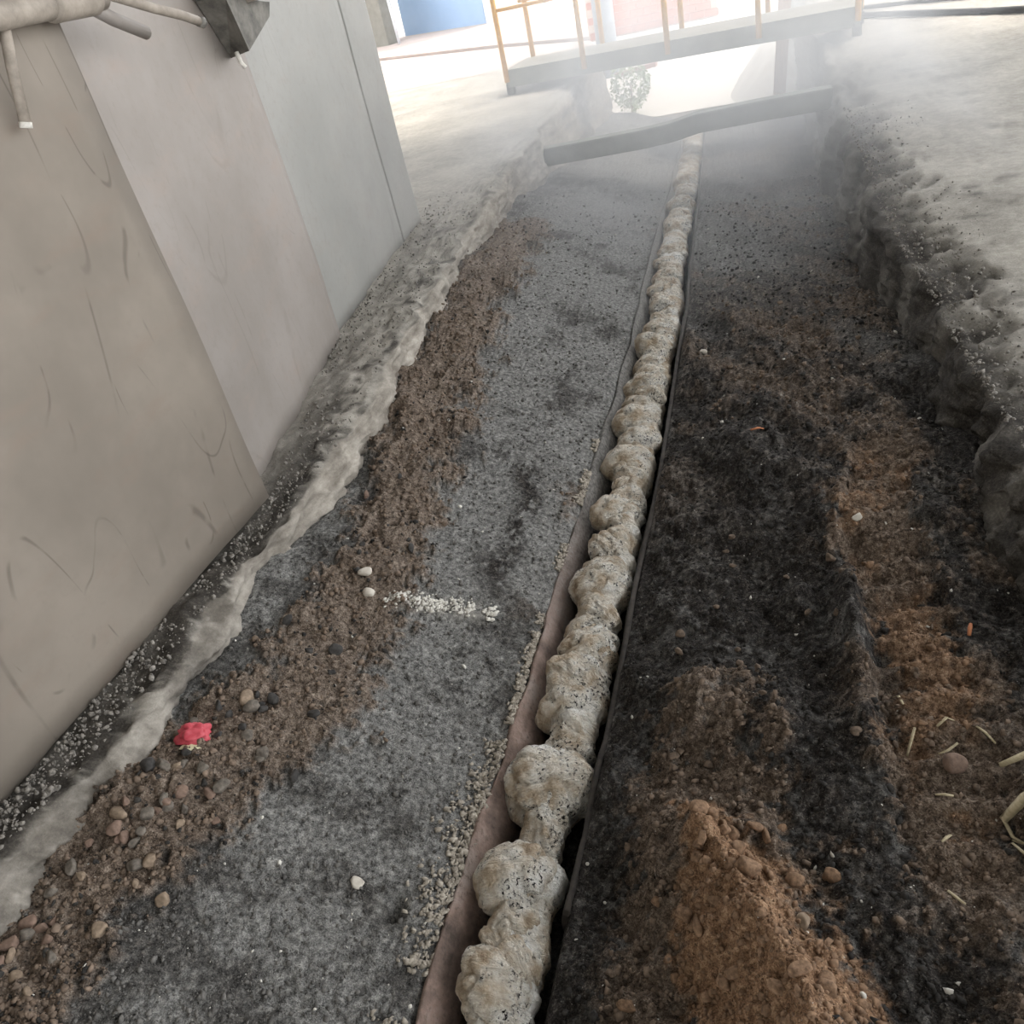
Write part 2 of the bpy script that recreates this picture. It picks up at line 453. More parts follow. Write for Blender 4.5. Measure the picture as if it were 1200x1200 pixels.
X = X + near * wob * sstep(-.4, -.0, X - kx)
Z = Z + sstep(-2.9, -2.5, X) * (1 - face) * (.014 * fbm(X, Y, .3, 4, 95) + .012 * fbm(X, Y, .06, 4, 96, .65) - .010) * sstep(-2.6, -2.2, X)
Z = Z - .03 * near * np.clip(fbm(X, Y, .25, 3, 97), 0, 1)
me = np_mesh('floor_left', np.stack([X, Y, Z], -1).reshape(-1, 3), grid_faces(*X.shape))
nd = fbm(X, Y, .25, 4, 99)
nd = fbm(X, Y, .12, 5, 99, .7)
wallx = np.interp(Y, [0, 2.2, 3.7, 5.7, 6.2, 20], [-1.95, -1.80, -2.17, -2.38, -3.5, -3.5])
byw = sstep(.22, .02, X - wallx)
nf = fbm(X, Y, .035, 3, 90, .7)
attr(me, 'dirt', np.clip(sstep(.1, .9, .35 + .75 * byw + .45 * nd + .5 * nf + .25 * sstep(2.6, 1.2, Y)) * near * (1 - face * (.15 + .35 * sstep(1.2, 2.6, Y))) * sstep(9, 5, Y), 0, 1))
attr(me, 'face', np.clip(face * (.45 + .55 * sstep(1.2, 2.6, Y)) * (1 - .3 * sstep(0, .6, nd)), 0, 1))
tag(link('floor_left', me, M['concrete']), 'dusty concrete slab ending in a broken kerb along the left of the trench', kind='structure')

# right slab with its eroded dirt edge
YR = bed_rows(.25, 25, .010)
def right_profile(y):
    fx, rz, tx = rfoot_x(y), rfoot_z(y), rtop_x(y)
    fc = [(fx + (tx - fx) * t ** 1.5, (rz - .18) + (-.03 - rz + .18) * t) for t in np.linspace(0, .97, 50)]
    return fc + [(tx + .012, -.018), (tx + .035, -.006)] + [(t, 0) for t in np.linspace(tx + .06, 2.6, 90)] + [(3, 0), (4, 0), (6, 0), (14, 0)]
P = np.array([right_profile(y) for y in YR])
X, Z = P[..., 0].copy(), P[..., 1].copy(); Y = np.repeat(YR[:, None], X.shape[1], 1)
tx = rtop_x(Y)
dx = X - tx
lip = sstep(.55, .0, dx)
er = .06 * fbm(Y, Z * .7, .5, 4, 101, .5) + .045 * fbm(Y + .4 * Z, Z * 1.2, .16, 5, 103, .68) - .03 * np.clip(ridge(Y, Z * .35, .16, 3, 102) - .4, 0, 1)
X = X + lip * er
rd = sstep(.30, .09, dx + .16 * fbm(X, Y, .22, 5, 104, .65))
Z = Z + sstep(2.6, 2.0, X) * (.009 * fbm(X, Y, .4, 3, 105) + .004 * fbm(X, Y, .05, 3, 106) + rd * (.024 * fbm(X, Y, .08, 5, 107, .7)) - .05 * rd * sstep(-.05, .1, dx))
me = np_mesh('floor_right', np.stack([X, Y, Z], -1).reshape(-1, 3), grid_faces(*X.shape))
st = sstep(.25, .8, fbm(X, Y * 2.4, .45, 5, 109, .65)) * .6 * sstep(1.8, .5, dx)
fade = 1 - .5 * sstep(5, 10, Y)
attr(me, 'dirt', np.clip(np.maximum(rd * (1 - .25 * sstep(0, .5, fbm(X, Y, .1, 3, 111))), st) * fade, 0, 1))
attr(me, 'face', np.zeros(X.size))
tag(link('floor_right', me, M['concrete']), 'pale dusty concrete slab with a crumbling dark dirt edge right of the trench', kind='structure')

# ground outside the shed, in the sun, and the far slab on the left
def quad_slab(name, pts, top, thick, m, label, sub=0):
    bm = bmesh.new()
    a = [bm.verts.new((x, y, top)) for x, y in pts]; b = [bm.verts.new((x, y, top - thick)) for x, y in pts]
    bm.faces.new(a); bm.faces.new(list(reversed(b)))
    for k in range(len(pts)):
        j = (k + 1) % len(pts); bm.faces.new((a[j], a[k], b[k], b[j]))
    bmesh.ops.recalc_face_normals(bm, faces=bm.faces)
    return tag(link(name, bm_mesh(name, bm), m), label, kind='structure')
quad_slab('floor_far', [(-30, 13.2), (-2.13, 13.2), (-2.55, 14.7), (-4.4, 16.35), (-7.5, 18.6), (-14, 23), (-30, 23)][:7], .0, 2.2, M['pink_floor'], 'grey slab end beyond the footbridge')
quad_slab('floor_sunlit', [(-2.55, 14.72), (-7.2, 32), (-40, 44), (-40, 40.5), (-14, 23.02), (-7.5, 18.62), (-4.4, 16.37)], .05, 2.2, M['pink_floor'], 'sunlit pinkish slab beyond the dark joint line, in front of the blue wall')
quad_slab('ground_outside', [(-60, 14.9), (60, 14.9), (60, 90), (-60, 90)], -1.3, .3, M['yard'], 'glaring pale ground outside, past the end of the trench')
quad_slab('shade_roof', [(-16, -8), (7.6, -8), (7.6, 12.4), (-16, 12.4)], 7.2, .15, M['roof'], 'unseen grey sheet roof added to keep the sun off the near trench')  # out of view, added and sized to shade the near trench from the sun

tag(link('sky_block_wall', box_mesh('sky_block_wall', Matrix.Translation((-4.2, -8, 3.2)), 23.6, .2, 8)), 'unseen grey wall added behind the camera to block sky light', kind='structure').data.materials.append(M['grey_wall'])  # out of view, added to block sky light so it comes from right and far

# ---------------------------------------------------------------- left steel plates
def plate(name, a, b, z0, z1, th, m, label, bow=0):
    """upright plate between ground points a and b, slightly buckled, with real thickness"""
    a, b = Vector((*a, 0)), Vector((*b, 0)); n = Vector((1, 0, 0)); L = (b - a).length
    nu, nv = 30, 40; V = []; rows = []
    u, v = np.meshgrid(np.linspace(0, 1, nu), np.linspace(0, 1, nv))
    px = a.x + (b.x - a.x) * u; py = a.y + (b.y - a.y) * u; zb = z0 + .012 * fbm(u * L, u * 0, .3, 3, int(abs(a.y) * 10)); pz = zb + (z1 - zb) * v
    off = bow * np.sin(u * math.pi) + .008 * fbm(py, pz, .7, 2, 5)
    f = np.stack([px + off, py, pz], -1).reshape(-1, 3); bk = np.stack([px + off - th, py, pz], -1).reshape(-1, 3)
    F = grid_faces(nv, nu); N = nu * nv
    per = list(range(nu)) + [k * nu + nu - 1 for k in range(1, nv)] + [(nv - 1) * nu + k for k in range(nu - 2, -1, -1)] + [k * nu for k in range(nv - 2, 0, -1)]
    S = np.array([(p, q, q + N, p + N) for p, q in zip(per, per[1:] + per[:1])])
    me = np_mesh(name, np.concatenate([f, bk]), np.concatenate([F, F[:, ::-1] + N, S[:, ::-1]]), False)
    bm = bmesh.new(); bm.from_mesh(me); bmesh.ops.recalc_face_normals(bm, faces=bm.faces); bm.to_mesh(me); bm.free()
    o = link(name, me, m); return tag(o, label, 'steel plate', 'steel plates lining the left wall')
plate('steel_plate', (-1.98, -.3), (-1.80, 2.22), .0, 3.0, .03, M['plate_a'], 'nearest scratched brownish steel plate, its lower corner overhanging the kerb')
plate('steel_plate', (-1.86, 1.9), (-2.17, 3.75), -.02, 3.0, .02, M['plate_b'], 'smooth grey-beige steel plate between the scratched plate and the pale one', .01)
plate('steel_plate', (-2.19, 3.6), (-2.36, 5.28), -.02, 3.0, .02, M['plate_c'], 'grey steel plate, coloured paler for haze and light, left of the narrow end strip')
plate('steel_plate', (-2.36, 5.30), (-2.385, 5.75), -.02, 3.0, .05, M['plate_c'], 'narrow steel strip, coloured paler for haze and light, at the far end of the plated wall')
w = box_mesh('wall_left', Matrix.Translation((-2.75, 2.55, 1.6)), .5, 6.3, 3.4)
tag(link('wall_left', w, M['grey_wall']), 'rendered wall behind the steel plates', kind='structure')

# fittings on the nearest plates
r = tag(empty('pipe_rail', (-1.77, 2.0, 1.6)), 'thick dusty pipe with a collar and a hanging rod on the nearest plate', 'pipe')
part('pipe', tube_mesh('pipe', [(-1.745, 1.3, 1.615), (-1.745, 1.95, 1.606), (-1.745, 2.12, 1.608), (-1.745, 2.36, 1.607)], .034, 18), M['pipe'], r)
part('collar', tube_mesh('collar', [(-1.745, 2.14, 1.608), (-1.745, 2.15, 1.608), (-1.745, 2.32, 1.607), (-1.745, 2.33, 1.607)], [.036, .042, .042, .036], 18), M['pipe'], r)
rod = part('rod', tube_mesh('rod', [(-1.755, 1.98, 1.59), (-1.765, 1.95, 1.50), (-1.785, 1.925, 1.372)], .014, 12), M['pipe'], r)
part('rod_end', tube_mesh('rod_end', [(-1.7838, 1.9265, 1.379), (-1.786, 1.923, 1.366)], .0155, 12), M['crumb_white'], rod)
r = tag(empty('bent_tube', (-1.76, 2.55, 1.55)), 'thin bent tube sticking out to the right below the thick pipe', 'pipe')
tub = part('tube', tube_mesh('tube', [(-1.77, 2.34, 1.64), (-1.765, 2.42, 1.612), (-1.755, 2.60, 1.556), (-1.745, 2.72, 1.522), (-1.74, 2.80, 1.494)], .0145, 12), M['pipe'], r)
part('end_cap', tube_mesh('end_cap', [(-1.741, 2.795, 1.496), (-1.739, 2.815, 1.489)], .0165, 12), M['dark_steel'], tub)
part('tube_shadow', tube_mesh('tube_shadow', [(-1.80, 2.36, 1.60), (-1.83, 2.50, 1.55), (-1.84, 2.64, 1.50)], .020, 12), M['plate_b'], r)  # second tube modelled in place of the bent tube's blurred shadow
r = tag(empty('steel_bracket', (-2.05, 3.55, 1.5)), 'dark angular steel bracket bolted on the seam between two plates', 'bracket')
bm = bmesh.new()
vs_ = [bm.verts.new(p) for p in ((-2.10, 3.40, 1.56), (-2.16, 3.86, 1.53), (-2.14, 3.58, 1.34), (-1.98, 3.42, 1.55), (-1.98, 3.76, 1.50), (-1.99, 3.74, 1.45), (-2.00, 3.50, 1.355))]
for f_ in ((0, 1, 2), (3, 6, 5, 4), (0, 3, 4, 1), (1, 4, 5), (1, 5, 6, 2), (2, 6, 3, 0)): bm.faces.new([vs_[k] for k in f_])
bmesh.ops.recalc_face_normals(bm, faces=bm.faces)
part('gusset', bm_mesh('gusset', bm), M['dark_steel'], r)
part('top_plate', box_mesh('top_plate', Matrix.Translation((-2.04, 3.60, 1.56)) @ Matrix.Rotation(-.1, 4, 'X'), .20, .44, .035, .004), M['dark_steel'], r)
part('lug', box_mesh('lug', Matrix.Translation((-1.965, 3.62, 1.535)), .05, .10, .04, .006), M['pipe'], r)
part('hook', tube_mesh('hook', [(-2.06, 3.50, 1.36), (-2.05, 3.49, 1.32), (-2.04, 3.495, 1.30)], .010, 8), M['crumb_white'], r)

# ---------------------------------------------------------------- trough with its liner plates and the slag in it
def strip_mesh(name, ys, prof, jit, seed, th=.02):
    """sweep a cross-section (list of (dx, dz) from the channel centre) along the trench, closed to give it thickness"""
    cx, lz = chan_x(ys), lip_z(ys); n = len(prof)
    V = []
    for k, (dx, dz) in enumerate(prof):
        V.append(np.stack([cx + dx + jit * fbm(ys, ys * 0 + k * .05, .3, 4, seed), ys, lz + dz + jit * fbm(ys, ys * 0 + k * .03, .2, 4, seed + 5)], -1))
    V = np.stack(V, 1)
    N = len(ys); F = []
    idx = np.arange(N * n).reshape(N, n)
    for k in range(n):
        j = (k + 1) % n
        F.append(np.stack([idx[:-1, k], idx[:-1, j], idx[1:, j], idx[1:, k]], 1))
    me = np_mesh(name, V.reshape(-1, 3), np.concatenate(F))
    bm = bmesh.new(); bm.from_mesh(me); bm.faces.new([bm.verts[i] for i in idx[0]]) if bm.verts.ensure_lookup_table() is None else 0
    bm.verts.ensure_lookup_table(); bm.faces.new([bm.verts[i] for i in idx[-1]][::-1])
    bmesh.ops.recalc_face_normals(bm, faces=bm.faces); bm.to_mesh(me); bm.free()
    return me
ysl = bed_rows(.25, 12.8, .03)
tr = tag(empty('slag_trough', (-.65, 1, -.6)), 'long rusty steel-lined trough running down the middle of the trench', 'trough')
part('left_liner', strip_mesh('left_liner', ysl, [(-.150, .008), (-.138, .012), (-.092, -.085), (-.080, -.20), (-.11, -.20), (-.125, -.06)], .016, 201), M['liner'], tr)
part('right_liner', strip_mesh('right_liner', ysl[ysl > 1.0], [(.135, .010), (.150, .008), (.145, -.20), (.115, -.20), (.120, -.05)], .008, 207), M['trough_edge'], tr)

# icosphere template for lumps, stones and crumbs
def ico(sub):
    bm = bmesh.new(); bmesh.ops.create_icosphere(bm, subdivisions=sub, radius=1)
    V = np.array([v.co[:] for v in bm.verts]); F = np.array([[v.index for v in f.verts] for f in bm.faces]); bm.free()
    return V, F
ICO1, ICO2, ICO3, ICO5 = ico(1), ico(2), ico(3), ico(5)

def noise3(P, size, octv, s):
    return (fbm(P[:, 0], P[:, 1], size, octv, s) + fbm(P[:, 1] + 3.3, P[:, 2], size, octv, s + 1) + fbm(P[:, 2] - 1.7, P[:, 0], size, octv, s + 2)) / 2

def lump_mesh(name, sub, rx, ry, rz, amp, seed, fold=0, billow=0):
    V, F = sub; N = V / np.linalg.norm(V, axis=1)[:, None]
    r = 1 + amp * noise3(N + seed, .9, 3, seed) + amp * .35 * noise3(N + seed, .3, 3, seed + 9)
    if billow: r = r + .06 - billow * np.exp(-np.abs(noise3(N * np.array([1, 1.5, 1]) + seed * 1.7, 1.1, 2, seed + 31)) / .10) - .25 * billow * np.exp(-np.abs(noise3(N + seed, .5, 2, seed + 37)) / .08)
    if fold: r = r + fold * np.sin(N[:, 1] * 11 + 3 * N[:, 0] + 2.2 * noise3(N, .7, 2, seed + 4)) * np.clip(N[:, 2] + .5, 0, 1)
    V = N * r[:, None] * np.array([rx, ry, rz])
    return np_mesh(name, V, F)

sg = tag(empty('slag_crust', (-.62, 1.5, -.45)), 'row of pale lumpy solidified slag filling the trough', 'slag')
ycr = bed_rows(.62, 12.8, .010)
th = np.linspace(0, 2 * math.pi, 37)[:-1]
cc, lz = chan_x(ycr) + .03 * (ycr < 5), lip_z(ycr)
wd = .078 + .014 * fbm(ycr, ycr * 0, .16, 3, 301) + .03 * sstep(4.5, 8, ycr)
wd = wd * (1 - .38 * np.exp(-((ycr - 1.22) / .07) ** 2) - .25 * np.exp(-((ycr - 1.56) / .05) ** 2) - .2 * np.exp(-((ycr - 2.12) / .05) ** 2) - .15 * np.exp(-((ycr - .95) / .05) ** 2))
XX = cc[:, None] + wd[:, None] * np.cos(th)[None]
ZZ = lz[:, None] - .050 + (.068 + .012 * fbm(ycr, ycr * 0, .14, 3, 303))[:, None] * np.sin(th)[None]
YY = np.repeat(ycr[:, None], 36, 1)
nn = .020 * fbm(YY * 1.0, np.cos(th)[None] * .12 + YY * .1, .07, 4, 305, .65) - .014 * np.exp(-np.abs(fbm(YY, np.cos(th)[None] * .05, .09, 2, 309)) / .12)
XX = XX + nn * np.cos(th); ZZ = ZZ + nn * np.sin(th)
idx = np.arange(XX.size).reshape(XX.shape)
F = np.stack([idx[:-1], np.roll(idx, -1, 1)[:-1], np.roll(idx, -1, 1)[1:], idx[1:]], -1).reshape(-1, 4)
part('crust', np_mesh('crust', np.stack([XX, YY, ZZ], -1).reshape(-1, 3), F), M['slag'], sg)
LUMPS = [(-0.640,0.82,0.165), (-0.634,0.95,0.128), (-0.665,1.08,0.179), (-0.628,1.21,0.109), (-0.636,1.38,0.207), (-0.589,1.51,0.115), (-0.635,1.65,0.163), (-0.625,1.77,0.174), (-0.595,1.90,0.174), (-0.590,2.06,0.158), (-0.608,2.24,0.191), (-0.601,2.42,0.155), (-0.621,2.66,0.157), (-0.584,2.59,0.134), (-0.575,2.79,0.133), (-0.574,2.91,0.159), (-0.612,3.04,0.186), (-0.573,3.19,0.169), (-0.603,3.36,0.199), (-0.599,3.54,0.173), (-0.594,3.73,0.196), (-0.596,3.98,0.170), (-0.596,4.16,0.203), (-0.590,4.40,0.173), (-0.596,4.74,0.183), (-0.614,5.26,0.176), (-0.636,5.78,0.190), (-0.653,6.43,0.195), (-0.690,7.31,0.218), (-0.739,8.45,0.248), (-0.783,9.69,0.261),]
for k, (x, y, wdt) in enumerate(LUMPS):
    wdt = wdt * {0: 1.0, 1: .95, 2: 1.08, 3: .85, 4: 1.12, 5: 1.0, 10: 1.12, 12: 1.1, 16: 1.1}.get(k, 1.0)
    ln = {0: 1.05, 1: 1.2, 2: .85, 3: 1.1, 4: .95, 5: .8, 10: .85}.get(k, .62 + .35 * ((k * 37) % 10) / 10)
    me = lump_mesh('lump', ICO5 if k < 12 else ico(4), wdt * .54, wdt * .54 * ln, wdt * .43, .17, 10 + k, .04 if k in (7, 8, 9, 11) else .012, .16)
    o = part('lump', me, M['slag'], sg)
    o.location = Vector((x, y, float(lip_z(y)) - .03 - .014 * math.sin(k * 5.1))) - sg.location
    o.rotation_euler = (.25 * math.sin(k * 2.1), .35 * math.cos(k * 1.7), .7 * math.sin(k * 3.3))
for k, (x, y, wdt) in enumerate(LUMPS[:26]):     # smaller folds between and beside the big lumps
    for j in range(0 if k in (2, 3, 4) else 2):
        rg = np.random.default_rng(900 + 7 * k + j)
        s2 = wdt * rg.uniform(.30, .42)
        me = lump_mesh('lump', ico(4), s2, s2 * rg.uniform(.5, .9), s2 * .75, .16, 200 + 3 * k + j, .02, .14)
        o = part('lump', me, M['slag'], sg)
        y2 = y + wdt * rg.uniform(.25, .55); x2 = float(chan_x(y2)) + .015 + rg.uniform(-.5, .5) * wdt * .5
        o.location = Vector((x2, y2, float(lip_z(y2)) - .025 + rg.uniform(-.01, .02))) - sg.location
        o.rotation_euler = (rg.uniform(-.4, .4), rg.uniform(-.4, .4), rg.uniform(-.9, .9))
far = 5.0
k = 0
while far < 12.5:     # smaller knobs on the crust farther away
    me = lump_mesh('lump', ICO2, .07 + .03 * random.random(), .07, .05, .2, 60 + k)
    o = part('lump', me, M['slag'], sg)
    o.location = Vector((float(chan_x(far)) + random.uniform(-.05, .05), far, float(lip_z(far)) - .02)) - sg.location
    far += random.uniform(.14, .3); k += 1

# pale crust spilled along the left lip of the trough
def joined(name, tmpl, P, S, m, label=None, cat=None, parent=None, flat=1.0, jit=.25):
    V, F = tmpl; n = len(P); nv = len(V)
    q = RNG.normal(size=(n, 4)); q /= np.linalg.norm(q, axis=1)[:, None]
    w, x, y, z = q.T
    Rm = np.stack([1 - 2 * (y * y + z * z), 2 * (x * y - z * w), 2 * (x * z + y * w), 2 * (x * y + z * w), 1 - 2 * (x * x + z * z), 2 * (y * z - x * w), 2 * (x * z - y * w), 2 * (y * z + x * w), 1 - 2 * (x * x + y * y)], -1).reshape(n, 3, 3)
    A = V[None] * (1 + jit * RNG.normal(size=(n, nv, 1))) * RNG.uniform(.55, 1.25, size=(n, 1, 3))
    A = np.einsum('nij,nvj->nvi', Rm, A) * S[:, None, None]
    A[..., 2] *= flat
    A = A + P[:, None]
    FF = (F[None] + (np.arange(n) * nv)[:, None, None]).reshape(-1, 3)
    o = link(name, np_mesh(name, A.reshape(-1, 3), FF, False), m, parent)
    o['kind'] = 'stuff'
    if label: tag(o, label, cat)
    if parent is not None: o.location = -Vector(parent.location)
    return o
n = 2600
yy = RNG.uniform(.45, 3.2, n) ** 1.0
xx = chan_x(yy) - .148 - np.abs(RNG.normal(0, .012, n)) * (1 + 2.2 * (yy < 1.5))
keep = (fbm(yy, yy * 0, .16, 3, 401) + .3 * (yy < 2.1) > .05) & (np.abs(xx - chan_x(yy)) > HW)
xx, yy = xx[keep], yy[keep]
joined('lip_crust', ICO1, np.stack([xx, yy, ground_z(xx, yy) + .006], -1), RNG.uniform(.003, .009, len(xx)), M['crust_grit'], parent=tr, flat=.6, jit=.45)

# ---------------------------------------------------------------- footbridge
A0, B0 = Vector((-2.93, 10.78, 0)), Vector((.98, 10.30, 0))
bx = (B0 - A0).normalized(); by = Vector((-bx.y, bx.x, 0)); BL = (B0 - A0).length; DW = .80; ZD = .27
br = tag(empty('footbridge', (A0 + B0) / 2), 'grey steel footbridge with yellow posts crossing the far trench', 'footbridge')
def bp(u, v, z): return A0 + bx * u + by * v + Vector((0, 0, z))
def bar(name, a, b, w, h, m, bev=.004):
    mm, L = frame(a, b); return part(name, box_mesh(name, mm, L, w, h, bev), m, br)
bar('deck', bp(0, DW / 2, ZD - .012), bp(BL, DW / 2, ZD - .012), DW - .04, .024, M['deck'])
for v in (0, DW):
    bar('side_beam', bp(0, v, ZD - .095), bp(BL, v, ZD - .095), .035, .19, M['beam'])
for u in (.03, BL - .03):
    for v in (.03, DW - .03):
        bar('foot', bp(u, v, -.02), bp(u, v, ZD - .15), .09, .09, M['dark_steel'])
for v, side in ((-.03, 0), (DW + .03, 1)):
    for k in range(5):
        u = .02 + k * (BL - .04) / 4 + (.06 if side else 0) * (k == 0)
        part('post', tube_mesh('post', [bp(u, v, ZD - .13), bp(u, v, ZD + 1.10)], .031, 12), M['yellow'], br)
    for z in (ZD + .62, ZD + 1.10):
        part('rail', tube_mesh('rail', [bp(0, v, z), bp(BL, v, z)], .020, 12), M['yellow'], br)

# bent beam wedged across the trench in front of the bridge
bm = bmesh.new(); rings = []
for x, y, z in ((-2.06, 8.45, -.275), (-1.55, 8.35, -.245), (-1.05, 8.28, -.22), (-.80, 8.24, -.195), (-.55, 8.2, -.145), (0, 8.1, -.11), (.56, 8.0, -.085)):
    c = Vector((x, y, z)); rings.append([bm.verts.new(c + Vector(o)) for o in ((0, -.02, -.095), (0, -.05, .075), (0, .06, .085), (0, .08, -.085))])
for a, b in zip(rings, rings[1:]):
    for k in range(4): bm.faces.new((a[k], a[(k + 1) % 4], b[(k + 1) % 4], b[k]))
bm.faces.new(rings[0]); bm.faces.new(rings[-1][::-1]); bmesh.ops.recalc_face_normals(bm, faces=bm.faces)
bmesh.ops.bevel(bm, geom=[e for e in bm.edges if not e.is_boundary and e.calc_face_angle(0) > 1], offset=.008, segments=2, affect='EDGES')
tag(link('cross_beam', bm_mesh('cross_beam', bm), M['beam']), 'bent grey beam wedged across the trench in front of the footbridge', 'beam')

# ---------------------------------------------------------------- background
# blue wall and grey pier far left
tag(link('wall_blue', box_mesh('wall_blue', frame((-8.85, 23.7, 2), (-6.15, 22.05, 2))[0], 3.15, .2, 4), M['blue']), 'light blue painted wall far left', kind='structure')
tag(link('trim_1', box_mesh('trim_1', Matrix.Translation((-6.02, 21.95, 2)), .28, .24, 4, .01), M['trim_white']), 'white end post of the blue wall', kind='structure')
tag(link('wall_pier', box_mesh('wall_pier', frame((-11.5, 23.3, 2), (-8.55, 21.9, 2))[0], 3.2, .4, 4), M['grey_wall']), 'grey wall at the far left beside the blue wall', kind='structure')
tag(link('rope', tube_mesh('rope', [(-8.22, 21.3, 3), (-8.28, 21.4, 1), (-8.24, 21.35, .06)], .035, 8), M['trim_white']), 'thin pale rope hanging in front of the far grey wall', 'rope')

# brick wall outside with its bricks
bw = tag(link('wall_brick', box_mesh('wall_brick', Matrix.Translation((-2.9, 27.06, .35)), 3.6, .10, 3.3), M['mortar']), 'orange block wall outside beyond the footbridge', kind='structure')
bme = box_mesh('brick', Matrix.Identity(4), .385, .10, .175, .008)
for row in range(16):
    for c in range(9):
        x = -4.45 + c * .40 + (.2 if row % 2 else 0)
        if x > -1.20: continue
        o = link('brick', bme, M['brick'], bw); o.location = (x, 26.98 + random.uniform(-.006, .006), -1.18 + row * .19)

d = tag(empty('metal_tank', (-3.12, 20, -1.3)), 'blue-grey metal tank standing outside behind the footbridge', 'tank')
prof = [(0, .21), (.02, .22), (.48, .22), (.50, .235), (.52, .22), (1.0, .22), (1.02, .235), (1.04, .22), (1.55, .22), (1.57, .228)]
part('body', tube_mesh('body', [(-3.12, 20, -1.3 + z) for z, _ in prof], [r_ for _, r_ in prof], 28), M['drum'], d)
part('lid', tube_mesh('lid', [(-3.12, 20, .27), (-3.12, 20, .275), (-3.12, 20, .30)], [.228, .228, .19], 28), M['drum'], d)

# spoil heap in the sun at the end of the right bank
hu, hv = np.meshgrid(np.linspace(-1, 1, 60), np.linspace(-1, 1, 60))
rr = np.hypot(hu, hv)
HX, HY = .25 + hu * .75, 15.6 + hv * 1.4
HZ = -1.32 + .95 * np.clip(1 - rr, 0, 1) ** .9 + .05 * fbm(HX, HY, .3, 4, 501) * sstep(1, .7, rr)
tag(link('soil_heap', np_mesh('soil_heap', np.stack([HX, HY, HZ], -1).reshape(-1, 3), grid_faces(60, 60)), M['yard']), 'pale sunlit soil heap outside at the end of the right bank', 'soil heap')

tag(link('timber_post', box_mesh('timber_post', Matrix.Translation((.26, 13.0, -.55)) @ Matrix.Rotation(.08, 4, 'Y'), .16, .14, 1.5, .01), M['wood']), 'pinkish timber post propped by the right trench wall below the footbridge', 'post')
for k, (z, y) in enumerate(((-.62, 16.6), (-.80, 16.5))):
    mm, L = frame((-2.5, y + .1, z - .03), (-1.75, y, z + .05))
    tag(link('timber_plank', box_mesh('timber_plank', mm, L, .14, .07, .006), M['brick']), ('upper', 'lower')[k] + ' orange plank leaning outside, seen under the footbridge', 'plank')

# bush outside
bu = tag(empty('bush', (-2.1, 15.4, -1.3)), 'sunlit green bush outside, glimpsed under the left part of the footbridge', 'bush')
P = RNG.normal(size=(700, 3)); P /= np.linalg.norm(P, axis=1)[:, None]; P *= RNG.uniform(.4, 1, (700, 1)) ** .5
P = P * np.array([.34, .3, .42]) + np.array([-2.1, 15.4, -.85])
joined('foliage', (np.array([(-1, 0, 0), (0, -.45, .12), (1, 0, 0), (0, .45, .12)], float), np.array([(0, 1, 2), (0, 2, 3)])), P, RNG.uniform(.03, .06, 700), M['leaf'], parent=bu, jit=.1)
part('stem', tube_mesh('stem', [(-2.1, 15.4, -1.3), (-2.08, 15.4, -.8)], [.03, .015], 8), M['wood'], bu)

def cable(pts, r_, m, label):
    return tag(link('cable', tube_mesh('cable', pts, r_, 10), m), label, 'cable')
cable([(1.02, 11.55, .03), (1.5, 10.95, .03), (2.1, 10.1, .03), (3.4, 8.6, .03)], .030, M['rubber'], 'black cable on the right slab, nearer of the two beside the bridge end')
cable([(1.05, 12.2, .025), (1.6, 11.8, .025), (2.3, 11.2, .025), (3.6, 10.2, .025)], .022, M['rubber'], 'black cable on the right slab, farther of the two beside the bridge end')

# ---------------------------------------------------------------- loose stones, litter, straw
def stone(x, y, s, m, label, group=None, name='stone', cat='stone', flat=.75, seed=None, sink=.25):
    seed = seed if seed is not None else int(abs(x * 997 + y * 313)) % 500
    Vv, Ff = ICO3; Vv = Vv * (1 + .10 * noise3(Vv + seed, .5, 2, seed)[:, None]); rg = np.random.default_rng(seed)
    for _ in range(9):
        dn = rg.normal(size=3); dn /= np.linalg.norm(dn); ex = np.clip(Vv @ dn - rg.uniform(.5, .85), 0, 9); Vv = Vv - .92 * ex[:, None] * dn
    me = np_mesh(name, Vv * np.array([s * .6, s * .6 * (.75 + .25 * math.sin(seed)), s * .6 * flat]), Ff, False)
    o = link(name, me, M[m]); o.location = (x, y, float(ground_z(np.array([x]), np.array([y]))[0]) + s * flat * sink)
    o.rotation_euler = (0, 0, seed)
    return tag(o, label, cat, group)
stone(-1.48, 1.36, .060, 'stone_tan', 'rounded tan stone, the largest in the soil above the red wrapper')
stone(-1.36, 1.98, .045, 'stone_pale', 'pale stone just above the white flake streak')
stone(-1.32, 1.90, .040, 'stone_pale', 'pale stone at the left end of the white flake streak')
stone(-1.55, 2.46, .038, 'rust_stone', 'small rust-brown stone beside the kerb')
stone(-1.62, 1.09, .045, 'coal', 'black cinder left of and below the red wrapper')
stone(-.32, 3.95, .032, 'stone_pale', 'white chip on the dark bank right of the trough', name='white_chip', cat='chip')
stone(.25, 2.26, .032, 'stone_pale', 'white chip on the brown soil clump of the right bank', name='white_chip', cat='chip')
stone(.37, 1.33, .050, 'rust_stone', 'brown clod lying in the wheel track', name='soil_clod', cat='clod')
stone(-.08, 1.03, .06, 'crumb_tan', 'large tan clod half way down the brown soil pile', name='soil_clod', cat='clod')
stone(.03, .93, .034, 'stone_tan', 'smooth tan pebble at the foot of the brown soil pile', name='soil_clod', cat='clod')
stone(-1.03, .97, .035, 'stone_pale', 'pale stone on the grey ash near the trough lip')
